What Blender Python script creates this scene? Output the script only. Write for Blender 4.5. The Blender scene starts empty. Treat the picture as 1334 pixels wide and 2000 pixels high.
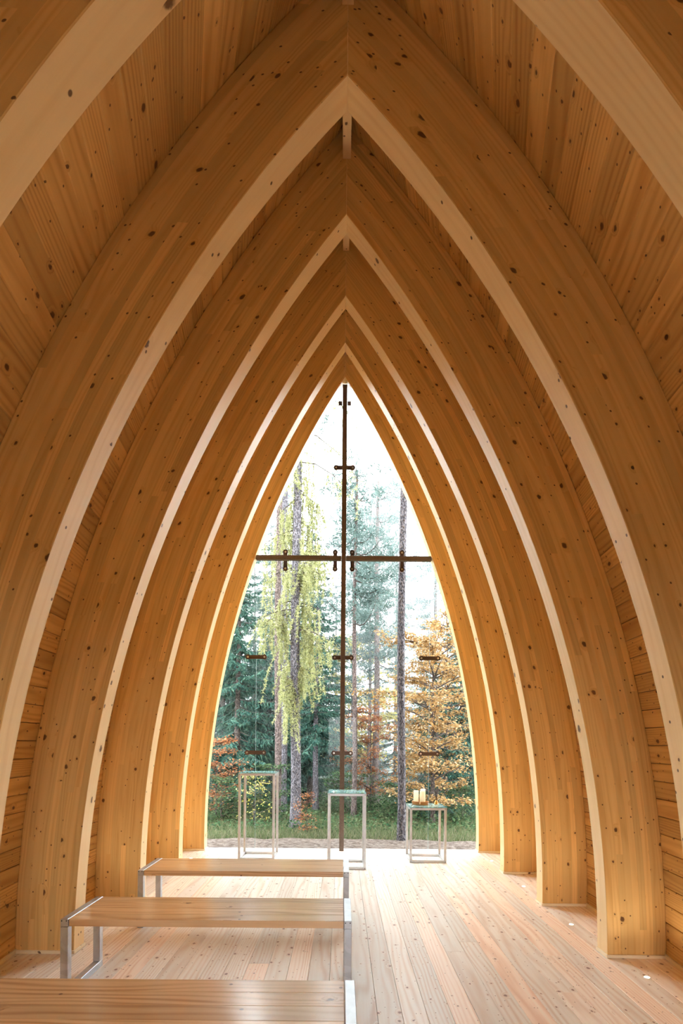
import bpy, bmesh, math, random
import numpy as np
from mathutils import Vector

# ------------------------------------------------------------------ camera, sky, exposure
SC = bpy.context.scene
COL = SC.collection
R = math.radians
EYE = 1.456
cam_d = bpy.data.cameras.new('camera')
cam = bpy.data.objects.new('camera', cam_d)
COL.objects.link(cam)
cam_d.sensor_width = 36.0
cam_d.lens = 18.0
cam_d.shift_x = -0.00075
cam_d.shift_y = 0.224
cam_d.clip_end = 300
cam.location = (0, 0, EYE)
cam.rotation_euler = (R(90), R(-0.45), 0)
SC.camera = cam

world = bpy.data.worlds.new('overcast_sky')
SC.world = world
world.use_nodes = True
wn = world.node_tree
bg = wn.nodes['Background']
bg.inputs['Color'].default_value = (0.93, 0.97, 1.0, 1)
bg.inputs['Strength'].default_value = 2.7

SC.view_settings.view_transform = 'Standard'
SC.view_settings.look = 'None'
SC.view_settings.gamma = 1.0
SC.view_settings.use_curve_mapping = False
SC.view_settings.exposure = 2.36
cy = SC.cycles
cy.use_denoising = True
cy.use_adaptive_sampling = True
cy.adaptive_threshold = 0.06
cy.max_bounces = 9
cy.diffuse_bounces = 5
cy.glossy_bounces = 3
cy.transparent_max_bounces = 10
cy.transmission_bounces = 4
cy.volume_bounces = 1
cy.caustics_reflective = False
cy.caustics_refractive = False

rng = np.random.default_rng(7)
random.seed(7)

# ------------------------------------------------------------------ node helpers
class NT:
    def __init__(s, name):
        s.m = bpy.data.materials.new(name)
        s.m.use_nodes = True
        s.t = s.m.node_tree
        s.t.nodes.clear()
        s.out = s.t.nodes.new('ShaderNodeOutputMaterial')
    def n(s, typ, **kw):
        nd = s.t.nodes.new(typ)
        for k, v in kw.items():
            setattr(nd, k, v)
        return nd
    def put(s, sock, v):
        if isinstance(v, bpy.types.NodeSocket):
            s.t.links.new(v, sock)
        elif v is not None:
            if isinstance(v, (tuple, list)) and len(v) == 3 and sock.type == 'RGBA':
                v = (*v, 1)
            sock.default_value = v
    def math(s, op, a, b=None, c=None, clamp=False):
        nd = s.n('ShaderNodeMath', operation=op, use_clamp=clamp)
        s.put(nd.inputs[0], a)
        if b is not None: s.put(nd.inputs[1], b)
        if c is not None: s.put(nd.inputs[2], c)
        return nd.outputs[0]
    def xyz(s, x, y, z=0.0):
        nd = s.n('ShaderNodeCombineXYZ')
        for i, v in enumerate((x, y, z)): s.put(nd.inputs[i], v)
        return nd.outputs[0]
    def sep(s, v):
        nd = s.n('ShaderNodeSeparateXYZ'); s.put(nd.inputs[0], v)
        return nd.outputs
    def noise(s, vec, scale=1.0, detail=2.0, rough=0.5, dims='3D'):
        nd = s.n('ShaderNodeTexNoise', noise_dimensions=dims)
        s.put(nd.inputs['Vector'], vec)
        nd.inputs['Scale'].default_value = scale
        nd.inputs['Detail'].default_value = detail
        nd.inputs['Roughness'].default_value = rough
        return nd.outputs[0]
    def white(s, vec):
        nd = s.n('ShaderNodeTexWhiteNoise', noise_dimensions='3D')
        s.put(nd.inputs['Vector'], vec)
        return nd.outputs[0]
    def vor(s, vec, scale):
        nd = s.n('ShaderNodeTexVoronoi', voronoi_dimensions='2D')
        s.put(nd.inputs['Vector'], vec)
        nd.inputs['Scale'].default_value = scale
        return nd.outputs['Distance'], nd.outputs['Color']
    def mix(s, f, a, b, blend='MIX'):
        nd = s.n('ShaderNodeMix', data_type='RGBA', blend_type=blend)
        s.put(nd.inputs[0], f); s.put(nd.inputs[6], a); s.put(nd.inputs[7], b)
        return nd.outputs[2]
    def ramp(s, f, lo, hi, a=0.0, b=1.0):
        nd = s.n('ShaderNodeMapRange', interpolation_type='SMOOTHSTEP')
        s.put(nd.inputs[0], f)
        for i, v in enumerate((lo, hi, a, b)): s.put(nd.inputs[i + 1], v)
        return nd.outputs[0]
    def principled(s, **kw):
        p = s.n('ShaderNodeBsdfPrincipled')
        for k, v in kw.items(): s.put(p.inputs[k.replace('_', ' ')], v)
        s.t.links.new(p.outputs[0], s.out.inputs[0])
        return p
    def bump(s, h, strength, dist=0.002):
        b = s.n('ShaderNodeBump')
        b.inputs['Strength'].default_value = strength
        b.inputs['Distance'].default_value = dist
        s.put(b.inputs['Height'], h)
        return b.outputs[0]

def wood(name, light, dark, knot, ks=7.0, amt=0.45, lam=None, rough=0.5, ring_w=42, ring_amt=0.5,
         spread=0.2, coat=0.0, coat_r=0.36, bump=0.0, hue=None, kr=(0.04, 0.095)):
    """Pine / larch: u runs along the grain, v across (metres, in the UV map)."""
    t = NT(name)
    uv = t.n('ShaderNodeUVMap'); uv.uv_map = 'UVMap'
    u, v, _ = t.sep(uv.outputs[0])
    rnd = t.n('ShaderNodeObjectInfo').outputs['Random']
    if lam:
        li = t.math('FLOOR', t.math('DIVIDE', v, lam))
        w1 = t.white(t.xyz(li, t.math('MULTIPLY', rnd, 91.0), 3.0))
        seg = t.math('FLOOR', t.math('MULTIPLY_ADD', w1, 5.0, t.math('DIVIDE', u, 2.1)))
        tint = t.white(t.xyz(li, seg, t.math('MULTIPLY', rnd, 77.0)))
        off = t.math('ADD', tint, rnd)
    else:
        tint = t.white(t.xyz(t.math('MULTIPLY', rnd, 313.0), 1.0, 2.0))
        off = rnd
    u3 = t.math('MULTIPLY_ADD', off, 57.3, u)
    v3 = t.math('MULTIPLY_ADD', off, 23.7, v)
    kd, kc = t.vor(t.xyz(t.math('DIVIDE', u3, 1.35), v3), ks)
    kr_, kg, kb = t.sep(kc)
    clus = t.noise(t.xyz(t.math('MULTIPLY', u3, 0.8), t.math('MULTIPLY', v3, 1.5)), 2.2, 1)
    gate = t.math('GREATER_THAN', t.math('MULTIPLY_ADD', t.math('SUBTRACT', clus, 0.5), 1.6, kr_), 1.0 - amt)
    rad = t.math('MULTIPLY_ADD', t.math('POWER', kg, 2.0), kr[1], kr[0])
    jag = t.noise(t.xyz(u3, v3), 60, 2)
    kdj = t.math('MULTIPLY_ADD', t.math('SUBTRACT', jag, 0.5), 0.09, kd)
    mask = t.math('MULTIPLY', t.ramp(kdj, rad, t.math('MULTIPLY', rad, 0.55)), gate)
    # pin knots
    pd, pc = t.vor(t.xyz(t.math('DIVIDE', u3, 1.2), t.math('ADD', v3, 3.7)), ks * 2.1)
    pin = t.math('MULTIPLY', t.ramp(pd, 0.085, 0.05), t.math('GREATER_THAN', t.sep(pc)[0], 1.0 - amt * 0.45))
    mask = t.math('MAXIMUM', mask, pin)
    halo = t.math('MULTIPLY', t.ramp(kdj, t.math('MULTIPLY', rad, 2.6), rad), gate)
    big = t.noise(t.xyz(t.math('MULTIPLY', u3, 0.7), t.math('MULTIPLY', v3, 5.0)), 1.0, 2)
    fine = t.noise(t.xyz(t.math('MULTIPLY', u3, 2.0), t.math('MULTIPLY', v3, 60.0)), 1.0, 3, 0.6)
    rw = t.math('MULTIPLY_ADD', t.math('POWER', t.white(t.xyz(off, 4.0, 9.0)), 1.6), ring_w * 9.0, ring_w * 0.9)
    ph = t.math('ADD', t.math('MULTIPLY', v3, rw), t.math('MULTIPLY', big, 30.0))
    ph = t.math('MULTIPLY_ADD', halo, 7.0, ph)
    ring = t.math('MULTIPLY_ADD', t.math('SINE', ph), 0.5, 0.5)
    ring = t.math('POWER', ring, 2.0)
    blot = t.noise(t.xyz(t.math('MULTIPLY', u3, 1.1), t.math('MULTIPLY', v3, 14.0)), 1.0, 2)
    ring = t.math('MULTIPLY', ring, t.ramp(blot, 0.25, 0.75, 0.25, 1.0))
    f = t.math('ADD', t.math('MULTIPLY', ring, ring_amt), t.math('MULTIPLY', t.math('SUBTRACT', fine, 0.35), 0.7), clamp=True)
    c = t.mix(f, light, dark)
    if hue:
        c = t.mix(t.math('MULTIPLY', t.ramp(tint, 0.55, 1.0), 0.8), c, hue, 'MULTIPLY')
    k = t.math('MULTIPLY_ADD', t.math('SUBTRACT', tint, 0.5), spread, 1.0)
    nd = t.n('ShaderNodeVectorMath', operation='SCALE')
    t.put(nd.inputs[0], c); t.put(nd.inputs['Scale'], k)
    c = nd.outputs[0]
    c = t.mix(t.math('MULTIPLY', halo, 0.45), c, dark)
    c = t.mix(t.math('MULTIPLY', mask, 0.9), c, knot)
    if lam:
        fr = t.math('FRACT', t.math('DIVIDE', v, lam))
        ln = t.math('LESS_THAN', fr, 0.025)
        c = t.mix(t.math('MULTIPLY', ln, 0.35), c, dark)
    p = t.principled(Base_Color=c, Roughness=rough)
    p.inputs['Specular IOR Level'].default_value = 0.4
    if coat:
        p.inputs['Coat Weight'].default_value = coat
        p.inputs['Coat Roughness'].default_value = coat_r
    if bump:
        t.put(p.inputs['Normal'], t.bump(ring, bump))
    return t.m

def plain(name, col, rough=0.5, metal=0.0, var=0.0, scale=20.0, spec=0.5):
    t = NT(name)
    c = col
    if var:
        g = t.n('ShaderNodeTexCoord').outputs['Object']
        f = t.noise(g, scale, 4, 0.6)
        c = t.mix(f, tuple(x * (1 - var) for x in col), tuple(min(1, x * (1 + var)) for x in col))
    p = t.principled(Base_Color=c, Roughness=rough, Metallic=metal)
    p.inputs['Specular IOR Level'].default_value = spec
    return t.m

def leafmat(name, cols, trans=0.35, dark=0.42):
    """Foliage: every leaf (mesh island) takes its own shade between the colours."""
    t = NT(name)
    r = t.n('ShaderNodeNewGeometry').outputs['Random Per Island']
    cr = t.n('ShaderNodeValToRGB')
    el = cr.color_ramp.elements
    while len(el) < len(cols): el.new(0.5)
    for i, c in enumerate(cols):
        el[i].position = i / max(1, len(cols) - 1)
        el[i].color = (*(k * dark for k in c), 1)
    t.put(cr.inputs[0], r)
    d = t.n('ShaderNodeBsdfDiffuse'); t.put(d.inputs[0], cr.outputs[0])
    tr = t.n('ShaderNodeBsdfTranslucent'); t.put(tr.inputs[0], cr.outputs[0])
    m = t.n('ShaderNodeMixShader'); m.inputs[0].default_value = trans
    t.t.links.new(d.outputs[0], m.inputs[1]); t.t.links.new(tr.outputs[0], m.inputs[2])
    t.t.links.new(m.outputs[0], t.out.inputs[0])
    return t.m

def barkmat(name, a, b, sc=1.0):
    t = NT(name)
    g = t.n('ShaderNodeTexCoord').outputs['Object']
    x, y, z = t.sep(g)
    vec = t.xyz(x, y, t.math('MULTIPLY', z, 0.42))
    vo = t.n('ShaderNodeTexVoronoi'); vo.inputs['Scale'].default_value = 62 * sc
    t.put(vo.inputs['Vector'], vec)
    f = t.math('ADD', t.math('MULTIPLY', vo.outputs['Distance'], 0.9), t.math('MULTIPLY', t.noise(vec, 60 * sc, 4), 0.4), clamp=True)
    f = t.ramp(f, 0.25, 0.85)
    c = t.mix(f, a, b)
    p = t.principled(Base_Color=c, Roughness=0.95)
    p.inputs['Specular IOR Level'].default_value = 0.03
    t.put(p.inputs['Normal'], t.bump(f, 1.0, 0.03))
    return t.m

# ------------------------------------------------------------------ materials
PINE_L, PINE_D, KNOT = (0.80, 0.525, 0.205), (0.66, 0.37, 0.115), (0.10, 0.030, 0.010)
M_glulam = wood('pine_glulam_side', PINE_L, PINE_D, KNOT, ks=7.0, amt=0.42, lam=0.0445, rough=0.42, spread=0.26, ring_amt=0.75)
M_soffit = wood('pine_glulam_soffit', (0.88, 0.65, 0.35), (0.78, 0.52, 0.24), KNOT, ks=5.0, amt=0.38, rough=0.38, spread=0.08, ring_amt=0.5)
M_board = wood('pine_board', (0.75, 0.475, 0.17), (0.55, 0.285, 0.085), KNOT, ks=8.0, amt=0.55, rough=0.45, spread=0.34, ring_amt=0.95, bump=0.15)
M_floor = wood('larch_floor', (0.93, 0.88, 0.80), (0.74, 0.57, 0.45), (0.20, 0.075, 0.045), ks=10.5, amt=0.52, rough=0.42, coat=0.5, ring_w=36,
               spread=0.36, ring_amt=0.85, hue=(0.95, 0.80, 0.72), bump=0.1, kr=(0.05, 0.10))
M_bench = wood('larch_bench', (0.76, 0.50, 0.27), (0.46, 0.235, 0.09), (0.13, 0.04, 0.015), ks=5.0, amt=0.10, rough=0.34, spread=0.40, ring_amt=0.95, kr=(0.03, 0.05), coat=0.8, coat_r=0.16)
M_trim = wood('pine_trim', (0.90, 0.78, 0.58), (0.80, 0.64, 0.42), KNOT, ks=6, amt=0.2, rough=0.45)
M_back = plain('dark_unseen_wood', (0.24, 0.14, 0.065), 0.7, var=0.2)  # for the added back wall, darkened to cut light bounced onto the arches
M_sheath = plain('dark_sheathing', (0.10, 0.06, 0.035), 0.9, var=0.2)
M_roof = plain('grey_shingle', (0.16, 0.15, 0.14), 0.9, var=0.3, scale=8)
def metal(name, a, b, rough):
    t = NT(name)
    g = t.n('ShaderNodeTexCoord').outputs['Object']
    vo = t.n('ShaderNodeTexVoronoi'); vo.inputs['Scale'].default_value = 26
    t.put(vo.inputs['Vector'], g)
    f = t.noise(g, 9, 5, 0.65)
    f2 = t.math('ADD', t.math('MULTIPLY', f, 0.7), t.math('MULTIPLY', t.sep(vo.outputs['Color'])[0], 0.3))
    t.principled(Base_Color=t.mix(f2, a, b), Metallic=1.0, Roughness=t.math('MULTIPLY_ADD', f2, 0.2, rough))
    return t.m
M_galv = metal('galvanised_steel', (0.36, 0.375, 0.40), (0.66, 0.68, 0.71), 0.36)
M_raw = metal('raw_steel', (0.42, 0.41, 0.41), (0.68, 0.68, 0.69), 0.3)
M_rust = plain('weathered_brown_steel', (0.145, 0.108, 0.088), 0.6, metal=0.25, var=0.35, scale=40)
M_clamp = plain('brown_clamp_steel', (0.11, 0.068, 0.05), 0.42, metal=0.4, var=0.15)
M_bolt = plain('bolt_steel', (0.7, 0.66, 0.6), 0.3, metal=1.0)
M_black = plain('black_plug', (0.012, 0.012, 0.012), 0.5)
def waxmat():
    t = NT('ivory_wax')
    d = t.n('ShaderNodeBsdfDiffuse'); t.put(d.inputs[0], (0.95, 0.92, 0.82))
    tr = t.n('ShaderNodeBsdfTranslucent'); t.put(tr.inputs[0], (0.97, 0.92, 0.78))
    m = t.n('ShaderNodeMixShader'); m.inputs[0].default_value = 0.6
    t.t.links.new(d.outputs[0], m.inputs[1]); t.t.links.new(tr.outputs[0], m.inputs[2])
    t.t.links.new(m.outputs[0], t.out.inputs[0]); return t.m
M_wax = waxmat()
M_dish = wood('turned_wood_dish', (0.50, 0.24, 0.08), (0.34, 0.14, 0.04), KNOT, ks=8, amt=0.1, rough=0.3)
M_brass = plain('brass', (0.72, 0.46, 0.14), 0.25, metal=1.0)
M_dwood = plain('dark_handle_wood', (0.03, 0.016, 0.010), 0.4)

def glassmat(name, tint, refl=1.0, frost=0.0, ior=1.45):
    t = NT(name)
    tr = t.n('ShaderNodeBsdfTransparent'); t.put(tr.inputs[0], tint)
    gl = t.n('ShaderNodeBsdfGlossy'); gl.inputs['Roughness'].default_value = 0.0
    t.put(gl.inputs[0], (refl, refl, refl))
    fr = t.n('ShaderNodeFresnel'); fr.inputs[0].default_value = ior
    bf = t.n('ShaderNodeNewGeometry').outputs['Backfacing']
    m = t.n('ShaderNodeMixShader'); t.put(m.inputs[0], t.math('MULTIPLY', fr.outputs[0], t.math('SUBTRACT', 1.0, bf)))
    t.t.links.new(tr.outputs[0], m.inputs[1]); t.t.links.new(gl.outputs[0], m.inputs[2])
    last = m.outputs[0]
    if frost:
        d = t.n('ShaderNodeBsdfDiffuse'); t.put(d.inputs[0], (0.30, 0.52, 0.52))
        m2 = t.n('ShaderNodeMixShader'); m2.inputs[0].default_value = frost
        t.t.links.new(last, m2.inputs[1]); t.t.links.new(d.outputs[0], m2.inputs[2])
        last = m2.outputs[0]
    t.t.links.new(last, t.out.inputs[0])
    return t.m
M_glass = glassmat('window_glass', (0.96, 0.985, 0.985), ior=1.25)
M_gedge = plain('glass_edge', (0.22, 0.30, 0.29), 0.4)
M_top = glassmat('table_glass', (0.70, 0.88, 0.87), frost=0.28)
def lampmat():
    t = NT('lamp_lens')
    e = t.n('ShaderNodeEmission'); t.put(e.inputs[0], (1, 0.86, 0.62)); e.inputs[1].default_value = 5.0
    t.t.links.new(e.outputs[0], t.out.inputs[0]); return t.m
M_lens = lampmat()

# ------------------------------------------------------------------ mesh helpers
def link(name, me, parent=None):
    o = bpy.data.objects.new(name, me)
    COL.objects.link(o)
    if parent is not None: o.parent = parent
    return o

def mesh(name, V, F, mats, parent=None, uv=None, mi=None, smooth=False):
    me = bpy.data.meshes.new(name)
    me.from_pydata([tuple(v) for v in V], [], F)
    for m in (mats if isinstance(mats, (list, tuple)) else [mats]): me.materials.append(m)
    if uv is not None:
        l = me.uv_layers.new(name='UVMap')
        l.data.foreach_set('uv', np.asarray(uv, dtype=np.float32).ravel())
    if mi is not None: me.polygons.foreach_set('material_index', mi)
    if smooth: me.polygons.foreach_set('use_smooth', [True] * len(me.polygons))
    me.update()
    return link(name, me, parent)

def box_uv(me, axis):
    l = me.uv_layers.new(name='UVMap') if not me.uv_layers else me.uv_layers[0]
    oth = [a for a in range(3) if a != axis]
    for p in me.polygons:
        n = p.normal
        if abs(n[axis]) > 0.7: a, b = oth
        else: a, b = axis, (oth[0] if abs(n[oth[0]]) < abs(n[oth[1]]) else oth[1])
        for li in p.loop_indices:
            co = me.vertices[me.loops[li].vertex_index].co
            l.data[li].uv = (co[a], co[b])

def bm_box(bm, lo, hi, bev=0.0):
    r = bmesh.ops.create_cube(bm, size=1.0)
    vs = r['verts']
    for v in vs:
        v.co = Vector(((lo[i] + hi[i]) / 2 + v.co[i] * (hi[i] - lo[i])) for i in range(3))
    if bev:
        es = list({e for v in vs for e in v.link_edges})
        bmesh.ops.bevel(bm, geom=es, offset=bev, segments=1, affect='EDGES', profile=0.5)

def bm_obj(name, bm, mats, parent=None, axis=0, smooth=False):
    me = bpy.data.meshes.new(name)
    bmesh.ops.recalc_face_normals(bm, faces=bm.faces)
    bm.to_mesh(me); bm.free()
    for m in (mats if isinstance(mats, (list, tuple)) else [mats]): me.materials.append(m)
    if smooth: me.polygons.foreach_set('use_smooth', [True] * len(me.polygons))
    box_uv(me, axis)
    return link(name, me, parent)

def box(name, lo, hi, mat, parent=None, bev=0.0, axis=0):
    bm = bmesh.new(); bm_box(bm, lo, hi, bev)
    return bm_obj(name, bm, mat, parent, axis)

def lathe(name, prof, mat, parent=None, n=24, at=(0, 0, 0)):
    V, F = [], []
    for r, z in prof:
        for k in range(n):
            a = 2 * math.pi * k / n
            V.append((at[0] + r * math.cos(a), at[1] + r * math.sin(a), at[2] + z))
    for i in range(len(prof) - 1):
        for k in range(n):
            F.append((i * n + k, i * n + (k + 1) % n, (i + 1) * n + (k + 1) % n, (i + 1) * n + k))
    F.append(tuple(range(n - 1, -1, -1)))
    F.append(tuple((len(prof) - 1) * n + k for k in range(n)))
    me = bpy.data.meshes.new(name); me.from_pydata(V, [], F); me.materials.append(mat)
    me.polygons.foreach_set('use_smooth', [True] * (len(me.polygons) - 2) + [False, False])
    me.update(); box_uv(me, 2)
    return link(name, me, parent)

def empty(name, label, cat, loc=(0, 0, 0), group=None):
    o = bpy.data.objects.new(name, None)
    COL.objects.link(o); o.location = loc; o.empty_display_size = 0.1
    return tag(o, label, cat, group)

def tag(o, label, cat, group=None):
    o['label'] = label; o['category'] = cat
    if group: o['group'] = group
    return o

def copy_tree(o, parent=None):
    c = o.copy(); COL.objects.link(c)
    if parent is not None: c.parent = parent
    for ch in list(o.children): copy_tree(ch, c)
    return c

# ------------------------------------------------------------------ arch geometry
# each arch half is an arc: centre (xc, zc), inner radius r, front face at y, thickness T, depth DP
T, DP = 0.14, 0.40
def arc_from(H, foot, zc):
    r = ((H - zc) ** 2 + foot ** 2) / (2 * foot)
    return (foot - r, zc, r)
ARCH = [(-0.91, *arc_from(3.08, 1.60, 0.5)), (0.19, *arc_from(3.52, 1.65, 0.45)), (1.29, *arc_from(3.95, 1.70, 0.4)),
        (2.387, -4.470, 0.289, 6.185), (3.480, -6.248, -0.058, 8.063), (4.580, -7.044, 0.090, 8.846),
        (5.690, -8.270, 0.131, 10.078), (6.770, -9.514, 0.127, 11.329)]
def arc_pt(a, s, off):
    """Point at height-arc s measured along the offset arc from the floor."""
    _, xc, zc, r = a
    q = r + off
    th = math.asin(-zc / q) + s / q
    return xc + q * math.cos(th), zc + q * math.sin(th)
def arc_len(a, off, x_end=0.0):
    _, xc, zc, r = a
    q = r + off
    return q * (math.acos((x_end - xc) / q) - math.asin(-zc / q))
def apex(a, off):
    _, xc, zc, r = a
    return zc + math.sqrt((r + off) ** 2 - xc ** 2)

# ------------------------------------------------------------------ floor
floor = box('floor', (-2.35, -1.6, -0.10), (2.35, 6.96, -0.024), M_sheath, bev=0)
floor['kind'] = 'structure'
PW = 0.133
pr = random.Random(3)
i = 0
x = -2.328
while x < 2.32:
    y = -1.6 - pr.random() * 3.0
    while y < 6.96:
        L = pr.choice((4.2, 4.8, 5.4, 6.0))
        y0, y1 = max(y, -1.6), min(y + L, 6.96)
        if y1 - y0 > 0.05:
            box('plank', (x + 0.0009, y0 + 0.0007, -0.024), (x + PW - 0.0009, y1 - 0.0007, 0.0 - pr.random() * 0.0006), M_floor, floor, bev=0.0011, axis=1)
        y += L
    x += PW

# ------------------------------------------------------------------ boarded shell, left and right
YS = [a[0] for a in ARCH]
def shell_arches():
    # stretch the two end arches so the boards run past them
    rows = []
    for i, a in enumerate(ARCH):
        rows.append((a[0], a))
    return rows
def lerp_pt(Y, s, off):
    """Ruled surface between neighbouring arches at equal arc length s."""
    k = 0
    while k < len(YS) - 2 and Y > YS[k + 1]: k += 1
    f = (Y - YS[k]) / (YS[k + 1] - YS[k])
    p, q = arc_pt(ARCH[k], s, off), arc_pt(ARCH[k + 1], s, off)
    return p[0] + (q[0] - p[0]) * f, p[1] + (q[1] - p[1]) * f
def lerp_len(Y, off):
    k = 0
    while k < len(YS) - 2 and Y > YS[k + 1]: k += 1
    f = (Y - YS[k]) / (YS[k + 1] - YS[k])
    a, b = arc_len(ARCH[k], off), arc_len(ARCH[k + 1], off)
    return a + (b - a) * f
YCUT = []
for k in range(len(YS) - 1):
    for j in range(3): YCUT.append(YS[k] + (YS[k + 1] - YS[k]) * j / 3)
YCUT = [-1.1] + YCUT + [YS[-1], 7.06]
BW = 0.121
def board_mesh(sgn, s0, s1, parent):
    V, F, UV = [], [], []
    rings = []
    for Y in YCUT:
        sm = lerp_len(Y, DP + 0.001) + 0.06
        if s0 + 0.004 >= sm:
            rings.append(None); continue
        e = min(s1, sm)
        prof = [(s0 + 0.0014, 0.006), (s0 + 0.0042, 0.001), (e - 0.0042, 0.001), (e - 0.0014, 0.006), (e - 0.0014, 0.026), (s0 + 0.0014, 0.026)]
        b = len(V)
        for s, d in prof:
            X, Z = lerp_pt(Y, s, DP + d)
            V.append((sgn * max(X, 0.003), Y, Z))
        rings.append((b, Y, prof))
    for a, b in zip(rings, rings[1:]):
        if a is None or b is None: continue
        n = 6
        for k in range(n):
            k2 = (k + 1) % n
            q = [a[0] + k, b[0] + k, b[0] + k2, a[0] + k2]
            c = [(a[1], a[2][k][0]), (b[1], b[2][k][0]), (b[1], b[2][k2][0]), (a[1], a[2][k2][0])]
            if sgn < 0: q.reverse(); c.reverse()
            F.append(q); UV += c
    ok = [r for r in rings if r]
    if not F: return None
    for r, rev in ((ok[0], False), (ok[-1], True)):
        q = [r[0] + k for k in range(6)]
        c = [(r[2][k][1], r[2][k][0]) for k in range(6)]
        if rev ^ (sgn > 0): q.reverse(); c.reverse()
        F.append(q); UV += c
    return mesh('plank', V, F, M_board, parent, uv=UV)

for sgn, side in ((-1, 'left'), (1, 'right')):
    V, F = [], []
    NS = 26
    for Y in YCUT:
        sm = lerp_len(Y, DP) + 0.12
        for off in (0.030, 0.10):
            for j in range(NS + 1):
                X, Z = lerp_pt(Y, sm * j / NS, DP + off)
                V.append((sgn * max(X, 0.0), Y, Z))
    W2 = 2 * (NS + 1)
    for i in range(len(YCUT) - 1):
        for o in (0, NS + 1):
            for j in range(NS):
                a = i * W2 + o + j
                q = [a, a + W2, a + W2 + 1, a + 1]
                F.append(q if (o == 0) ^ (sgn < 0) else q[::-1])
    for i in (0, len(YCUT) - 1):
        for j in range(NS):
            a = i * W2 + j
            F.append([a, a + 1, a + NS + 2, a + NS + 1])
    w = mesh('wall_' + side, V, F, M_sheath)
    w['kind'] = 'structure'
    s = 0.0
    smax = arc_len(ARCH[-1], DP) + 0.1
    while s < smax:
        board_mesh(sgn, s, s + BW, w)
        s += BW
    # skirting along the wall foot
    for k in range(len(ARCH) - 1):
        y0, y1 = YS[k] + T, YS[k + 1]
        Vb, Fb, UVb = [], [], []
        for Y in (y0, y1):
            for s_, d in ((0.0, -0.012), (0.028, -0.012), (0.028, 0.0), (0.0, 0.0)):
                X, Z = lerp_pt(Y, s_, DP + d)
                Vb.append((sgn * X, Y, max(Z, 0.0)))
        for k2 in range(4):
            q = [k2, 4 + k2, 4 + (k2 + 1) % 4, (k2 + 1) % 4]
            Fb.append(q if sgn > 0 else q[::-1])
            UVb += [(y0, k2 * .03), (y1, k2 * .03), (y1, k2 * .03 + .03), (y0, k2 * .03 + .03)]
        Fb += [(0, 1, 2, 3), (7, 6, 5, 4)]
        UVb += [(0, 0)] * 8
        b = mesh('baseboard_' + side, Vb, Fb, M_trim, uv=UVb)
        b['kind'] = 'structure'

# ------------------------------------------------------------------ glulam arches
def rib(a, sgn, parent):
    y0 = a[0]
    N = 44
    c = 0.003
    L_in = arc_len(a, 0.0, 0.002); 
    V, F, UV, MI = [], [], [], []
    # section: (offset, dy) chamfered rectangle
    sec = [(0, c), (c, 0), (DP - c, 0), (DP, c), (DP, T - c), (DP - c, T), (c, T), (0, T - c)]
    rows = []
    for i in range(N + 1):
        row = []
        for off, dy in sec:
            s = arc_len(a, off, 0.0008 if a is not ARCH[-1] else 0.00002) * i / N
            X, Z = arc_pt(a, s, off)
            row.append((len(V), s, off, dy))
            V.append((sgn * X, y0 + dy, Z))
        rows.append(row)
    for r0, r1 in zip(rows, rows[1:]):
        for k in range(8):
            k2 = (k + 1) % 8
            q = [r0[k], r0[k2], r1[k2], r1[k]]
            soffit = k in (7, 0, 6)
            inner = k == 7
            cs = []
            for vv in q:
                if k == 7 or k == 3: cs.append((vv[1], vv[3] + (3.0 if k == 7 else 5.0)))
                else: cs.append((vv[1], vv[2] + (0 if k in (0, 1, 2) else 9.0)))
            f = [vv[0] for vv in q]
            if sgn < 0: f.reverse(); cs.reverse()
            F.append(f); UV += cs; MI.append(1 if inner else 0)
    for row, rev in ((rows[0], False), (rows[-1], True)):
        f = [vv[0] for vv in row]; cs = [(vv[3], vv[2]) for vv in row]
        if rev ^ (sgn > 0): f.reverse(); cs.reverse()
        F.append(f); UV += cs; MI.append(0)
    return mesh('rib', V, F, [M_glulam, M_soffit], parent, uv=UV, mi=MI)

ARCH_LABEL = ['pointed glued-timber arch at the entrance wall behind the viewer',
              'pointed glued-timber arch just in front of the entrance, above the viewer',
              'nearest glued-timber arch, cut off by both upper corners of the photo',
              'large pointed glued-timber arch whose apex is topmost and feet lie out of view',
              'glued-timber arch with the first visible feet beside the middle bench',
              'glued-timber arch third from the glass wall, its left foot behind the middle bench',
              'glued-timber arch second from the glass wall, just before the arch around the cross',
              'smallest-looking, rearmost glued-timber arch, framing the glass wall and cross']
for a, lab in zip(ARCH, ARCH_LABEL):
    e = empty('timber_arch', lab, 'arch', (0, a[0], 0), 'pointed timber arches')
    for sgn in (-1, 1):
        o = rib(a, sgn, None)
        o.parent = e; o.matrix_parent_inverse = e.matrix_world.inverted()
        o.location.y -= a[0]
        # pale skirting wrapped round the foot: front strip and inner strip
        x_in, x_out = arc_pt(a, 0.0, 0.0)[0], arc_pt(a, 0.0, DP)[0]
        bm = bmesh.new()
        bm_box(bm, (min(sgn * (x_in - .011), sgn * (x_out + .0)), -0.011, 0.0), (max(sgn * (x_in - .011), sgn * x_out), -0.0005, 0.022), 0.0015)
        bm_box(bm, (min(sgn * (x_in - .011), sgn * (x_in - .0007)), 0.0, 0.0), (max(sgn * (x_in - .011), sgn * (x_in - .0007)), T, 0.022), 0.0015)
        bm_obj('skirting', bm, M_trim, e, 0)

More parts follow.
